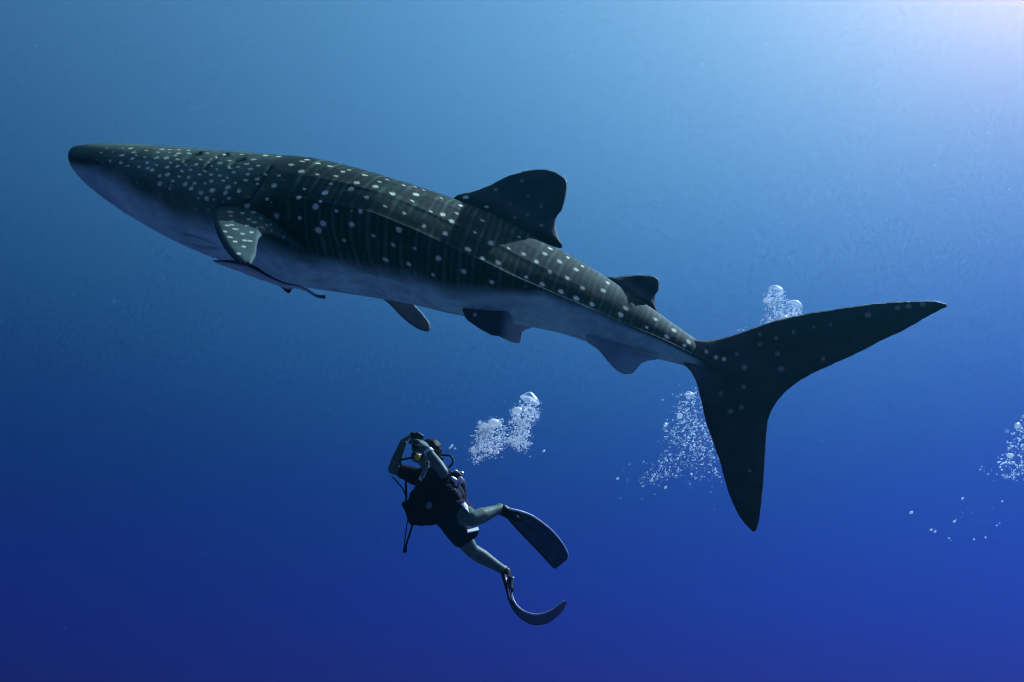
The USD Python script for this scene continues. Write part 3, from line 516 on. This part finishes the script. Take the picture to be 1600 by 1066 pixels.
swim_fin([(802,903,.04),(799.5,917,.10),(800,930,.10),(804.5,942,.05),(813,951.5,-.01),(825,958,-.04),(838,960.5,-.05),(852,957.5,-.05),(866,950.5,-.04),(878,941.5,-.03),(883,938,-.02)],
         [(788,897,.20),(791,915,.02),(794,932,.02),(800,948,.08),(809,961,.13),(821,970.5,.16),(836,976,.17),(851,974.5,.17),(866,966,.17),(879,953,.17),(884.5,943,.18)],
         [(aR + (tR - aR) * .05, .046), (tR, .038), (tR + FWD * .05, .030), (tR - FWD * .05, .030), (Q(796, 930, .1), .02)], True)
# the camera held in both hands
cv = Manifold.batch_hull([ball(cam_c + RGT * i * .050 + UPV * j * .034 + FWD * k * .024, .014, 16) for i in (-1, 1) for j in (-1, 1) for k in (-1, 1)])
co = cam_c; camera_ = tag(xform('underwater_camera', co), 'small dark camera in a housing held up in both hands by the diver', 'camera')
up_ = unit(unit(Q(400, 330, 0) - cam_c) - FWD * .1)
R_ = trimesh.geometry.align_vectors([0, 1, 0], up_)[:3, :3]
def campart(name, m, look):
    v, f = unman(m) if isinstance(m, Manifold) else (np.array(m.vertices), np.array(m.faces)); v = (v - cam_c) @ R_.T + cam_c; part(camera_, name, (v, f), look, 40, co)
campart('housing', cv, 'camera_shell')
campart('lens_port', smoothed(bone(cam_c + np.array([0, .02, 0]), .030, cam_c + np.array([0, .036, 0]), .028), .01, 1), 'rubber')
campart('lens', ball(cam_c + np.array([0, .050, 0]), .022), 'mask_glass')
campart('shutter_button', ball(cam_c + np.array([.03, 0, .052]), .009, 12), 'metal')
for dx in (-.045, -.015, .02, .048): campart('button', ball(cam_c + np.array([dx, -.036, .012 * math.copysign(1, dx)]), .0065, 12), 'metal')

# ---------------------------------------------------------------- bubbles
usdkit.material(stage, '/World/Looks/air_in_water', {'lw': ('layer_weight', dict(blend=.42)), 'k': ('map_range', dict(from_min=0.0, from_max=.6, to_min=.42, to_max=1.0, clamp=True)),
    't': ('transparent_bsdf', dict(color=(.98, .99, 1.0))), 'g': ('glossy_bsdf', dict(color=(1., 1., 1.), roughness=.16)), 'd': ('translucent_bsdf', dict(color=(1., 1., 1.))), 'd2': ('diffuse_bsdf', dict(color=(1., 1., 1.))),
    'm0': ('mix_closure', dict(fac=.5)), 'm1': ('mix_closure', dict(fac=.65)), 'm': ('mix_closure', {})},
    [('d.BSDF', 'm0.closure1'), ('d2.BSDF', 'm0.closure2'), ('g.BSDF', 'm1.closure1'), ('m0.closure', 'm1.closure2'), ('lw.facing', 'k.value'), ('k.result', 'm.fac'), ('t.BSDF', 'm.closure1'), ('m1.closure', 'm.closure2')], surface='m.closure')
usdkit.material(stage, '/World/Looks/air_dome', {'lw': ('layer_weight', dict(blend=.5)), 'k': ('map_range', dict(from_min=.45, from_max=.97, to_min=.05, to_max=.9, clamp=True)),
    't': ('transparent_bsdf', dict(color=(.98, .99, 1.0))), 'g': ('glossy_bsdf', dict(color=(1., 1., 1.), roughness=.14)), 'd': ('translucent_bsdf', dict(color=(1., 1., 1.))), 'tc': ('texture_coordinate', {}), 'n': ('noise_texture', dict(scale=38., detail=2.)), 'b': ('bump', dict(strength=.9, distance=.012)),
    'm1': ('mix_closure', dict(fac=.45)), 'm': ('mix_closure', {})},
    [('tc.object', 'n.vector'), ('n.fac', 'b.height'), ('b.normal', 'g.normal'), ('g.BSDF', 'm1.closure1'), ('d.BSDF', 'm1.closure2'), ('lw.facing', 'k.value'), ('k.result', 'm.fac'), ('t.BSDF', 'm.closure1'), ('m1.closure', 'm.closure2')], surface='m.closure')
ICO = trimesh.creation.icosphere(1, 1.0); ICO2 = trimesh.creation.icosphere(2, 1.0)
def blob(r, flat, r_, base=ICO, lump=.25):
    v = base.vertices.copy(); tilt = .0; n_ = meshkit.noise(v * 1.3 + r_.uniform(0, 99, 3), 3) - .5
    v = v * (1 + lump * n_)[:, None] * [1.0, 1.0, flat]; ang = r_.uniform(-.2, .9); c, s__ = math.cos(ang), math.sin(ang)
    return v @ np.array([[c, 0, s__], [0, 1, 0], [-s__, 0, c]]) * r
def plume(poly_pts, n, d, spread, rad, label, seed, clusters=(), kind='stuff', edge=4.0):
    r_ = np.random.default_rng(seed); vs, fs, k = [], [], 0
    poly = sg.Polygon(poly_pts); x0, y0, x1, y1 = poly.bounds; pts = []
    while len(pts) < n:
        x, y = r_.uniform(x0, x1), r_.uniform(y0, y1)
        if poly.contains(sg.Point(x, y)) and r_.random() < np.clip(2.6 * (meshkit.fbm(np.array([x / 13, y / 13, seed * 3.3]), 2, seed) - .28), .06, 1): pts.append((x + r_.normal() * edge, y + r_.normal() * edge, 1.0))
    for (cx_, cy_, sx_, sy_, m_, sc) in clusters: pts += [(cx_ + r_.normal() * sx_, cy_ + r_.normal() * sy_, sc) for _ in range(m_)]
    for x, y, sc in pts:
        r = rad[0] * (rad[1] / rad[0]) ** (r_.random() ** 2.2) * sc
        vs.append(blob(r, r_.uniform(.45, .95), r_) + P(x, y, d + r_.uniform(-spread, spread))); fs.append(ICO.faces + k); k += len(ICO.vertices)
    v = np.vstack(vs); o = v.mean(0); t = tag(xform('bubble_plume', o), label, 'bubbles', None, kind)
    part(t, 'small_bubbles', (v, np.vstack(fs)), 'air_in_water', True, o).SetCustomDataByKey('kind', 'stuff')
    vs, fs, k = [], [], 0
    for x, y, sc in [pts[q_] for q_ in r_.choice(len(pts), len(pts) // 16, replace=False)]:
        r = rad[1] * r_.uniform(.9, 1.9); vs.append(blob(r, r_.uniform(.55, .9), r_, ICO2) + P(x, y, d + r_.uniform(-spread, spread))); fs.append(ICO2.faces + k); k += len(ICO2.vertices)
    part(t, 'larger_bubbles', (np.vstack(vs), np.vstack(fs)), 'air_dome', True, o).SetCustomDataByKey('kind', 'stuff')
plume([(815,640),(838,640),(842,655),(826,668),(826,690),(822,703),(808,700),(795,692),(775,705),(758,716),(738,722),(733,705),(745,690),(748,668),(762,660),(782,657),(790,668),(800,660),(800,645)], 1900, 6.7, .10, (.0022, .0100), 'dense cloud of exhaled bubbles rising just above the diver', 1, ((824,638,9,6,210,.8),(772,664,8,5,180,.9),(757,672,6,5,150,.9),(812,690,8,8,270,.8),(760,690,14,10,180,.8)))
plume([(1070,618),(1088,604),(1120,700),(1128,745),(1095,748),(1060,742),(1015,758),(1003,748),(1030,725),(1040,680),(1045,655)], 900, 8.4, .25, (.0032, .0110), 'wide spray of small bubbles behind the lower lobe of the shark tail', 2, ((1075,640,14,16,120,.9),(1085,690,20,22,120,.9),(1000,745,22,16,24,.8),(1090,760,24,20,16,.8)))
plume([(1195,462),(1222,455),(1228,470),(1222,490),(1232,486),(1238,478),(1252,482),(1252,495),(1225,505),(1190,510),(1200,490)], 620, 8.6, .15, (.0035, .012), 'two linked puffs of bubbles above the upper lobe of the shark tail', 3, ((1210,470,8,6,60,1.0),(1240,486,7,5,50,1.0),(1160,517,6,3,14,.8)))
plume([(1600,650),(1588,660),(1575,690),(1565,715),(1572,740),(1600,765),(1640,760),(1640,640)], 420, 5.2, .10, (.0026, .0095), 'bright bubbles streaming in at the right edge of the picture', 4, ((1560,735,14,10,24,.8),(1500,815,36,18,26,.8)))
# single large bubbles
def cap(r, lean_, r_):
    prof = [(math.sin(t_), math.cos(t_)) for t_ in np.linspace(0, 1.25, 9)]; prof += [(math.sin(1.25) * q_, math.cos(1.25) - .10 * (1 - q_) ** .5 + .22 * (1 - q_ ** 2)) for q_ in (.9, .7, .45, .2, 0)]
    m = trimesh.creation.revolve(np.array(prof)[::-1], sections=22); v = np.array(m.vertices) * r; v = v * (1 + .18 * (meshkit.noise(v / r * 1.6 + r_.uniform(0, 50, 3), 2) - .5))[:, None]
    v = v @ trimesh.transformations.rotation_matrix(lean_, [0, 1, 0])[:3, :3].T; m = trimesh.Trimesh(v, m.faces, process=True); m.invert() if m.volume < 0 else None
    return np.array(m.vertices), np.array(m.faces)
BIG = [(826,630,16,6.68,'large domed bubble topping the cloud above the diver',1),(1211,458,12,8.55,'domed bubble on the taller puff above the tail',1),(1240,481,12,8.6,'domed bubble on the right puff above the tail',1),(1077,620,8,8.3,'domed bubble at the head of the spray behind the tail',1)]
SINGLE = [(808,642,8,6.7,'round bubble touching the left side of the large domed one above the diver'),(771,661,9,6.66,'biggest round bubble on the left half of the cloud above the diver'),(757,668,8,6.7,'round bubble at the left shoulder of the cloud above the diver'),(740,705,5,6.72,'small bubble at the lower left end of the cloud above the diver'),
 (706,697,2.6,6.6,'upper of the bright specks of air beside the diver head'),(703,700,2.4,6.6,'lower of the bright specks of air beside the diver head'),(711,701,2.0,6.6,'speck of air beside the diver head, nearest to the cloud'),(850,705,2.4,6.7,'lone speck of air to the right of the cloud above the diver'),
 (1424,801,3,5.2,'lone bubble left of the scattered trail low on the right'),(1455,828,2.6,5.2,'left bubble of the scattered trail low on the right'),(1461,831,2.4,5.2,'lowest bubble of the scattered trail low on the right'),(1491,815,2.4,5.2,'topmost bubble of the scattered trail low on the right'),(1504,779,2.4,5.2,'lone bubble above the scattered trail low on the right'),
 (1590,665,5,5.15,'topmost round bubble of the stream at the right edge'),(1578,712,5,5.15,'lowest round bubble of the stream at the right edge'),
 (1040,664,4,8.4,'round bubble on the left rim of the spray behind the tail'),(1062,650,5,8.4,'larger round bubble in the upper spray behind the tail'),(1040,762,3,8.4,'lone bubble below the spray behind the tail'),(965,748,2.6,8.4,'lone speck of air far left of the spray behind the tail'),
 (1198,470,6,8.6,'round bubble at the left of the taller puff above the tail'),(1225,498,6,8.6,'round bubble low between the two puffs above the tail')]
r_ = np.random.default_rng(5)
for x, y, rp_, d, lb, _ in BIG:
    v, f = cap(rp_ * KP * d * 1.05, .35, r_); o = P(x, y, d); t = xform('air_bubble', o); tag(t, lb, 'bubble'); part(t, 'bubble_skin', (v + o, f), 'air_dome', True, o)
for x, y, rp_, d, lb in SINGLE:
    o = P(x, y, d); t = tag(xform('air_bubble', o), lb, 'bubble'); part(t, 'bubble_skin', (blob(rp_ * KP * d, r_.uniform(.6, .9), r_, ICO2) + o, ICO2.faces), 'air_in_water', True, o)

# specks drifting in the water
r_ = np.random.default_rng(77); vs, fs, k = [], [], 0; SP = trimesh.creation.icosphere(0, 1.0)
for _ in range(420):
    d_ = r_.uniform(1.2, 7.5); v = SP.vertices * r_.uniform(.0007, .0016) * (.6 + .16 * d_) * [1, r_.uniform(.5, 1), r_.uniform(.4, 1)] + P(r_.uniform(-150, 1750), r_.uniform(-100, 1166), d_)
    vs.append(v); fs.append(SP.faces + k); k += len(v)
simple('speck', (.60, .60, .55)); o = P(800, 533, 5.0); t = tag(xform('drifting_specks', o), 'fine pale specks drifting in the water all round', 'specks', None, 'stuff'); part(t, 'specks', (np.vstack(vs), np.vstack(fs)), 'speck', False, o).SetCustomDataByKey('kind', 'stuff')
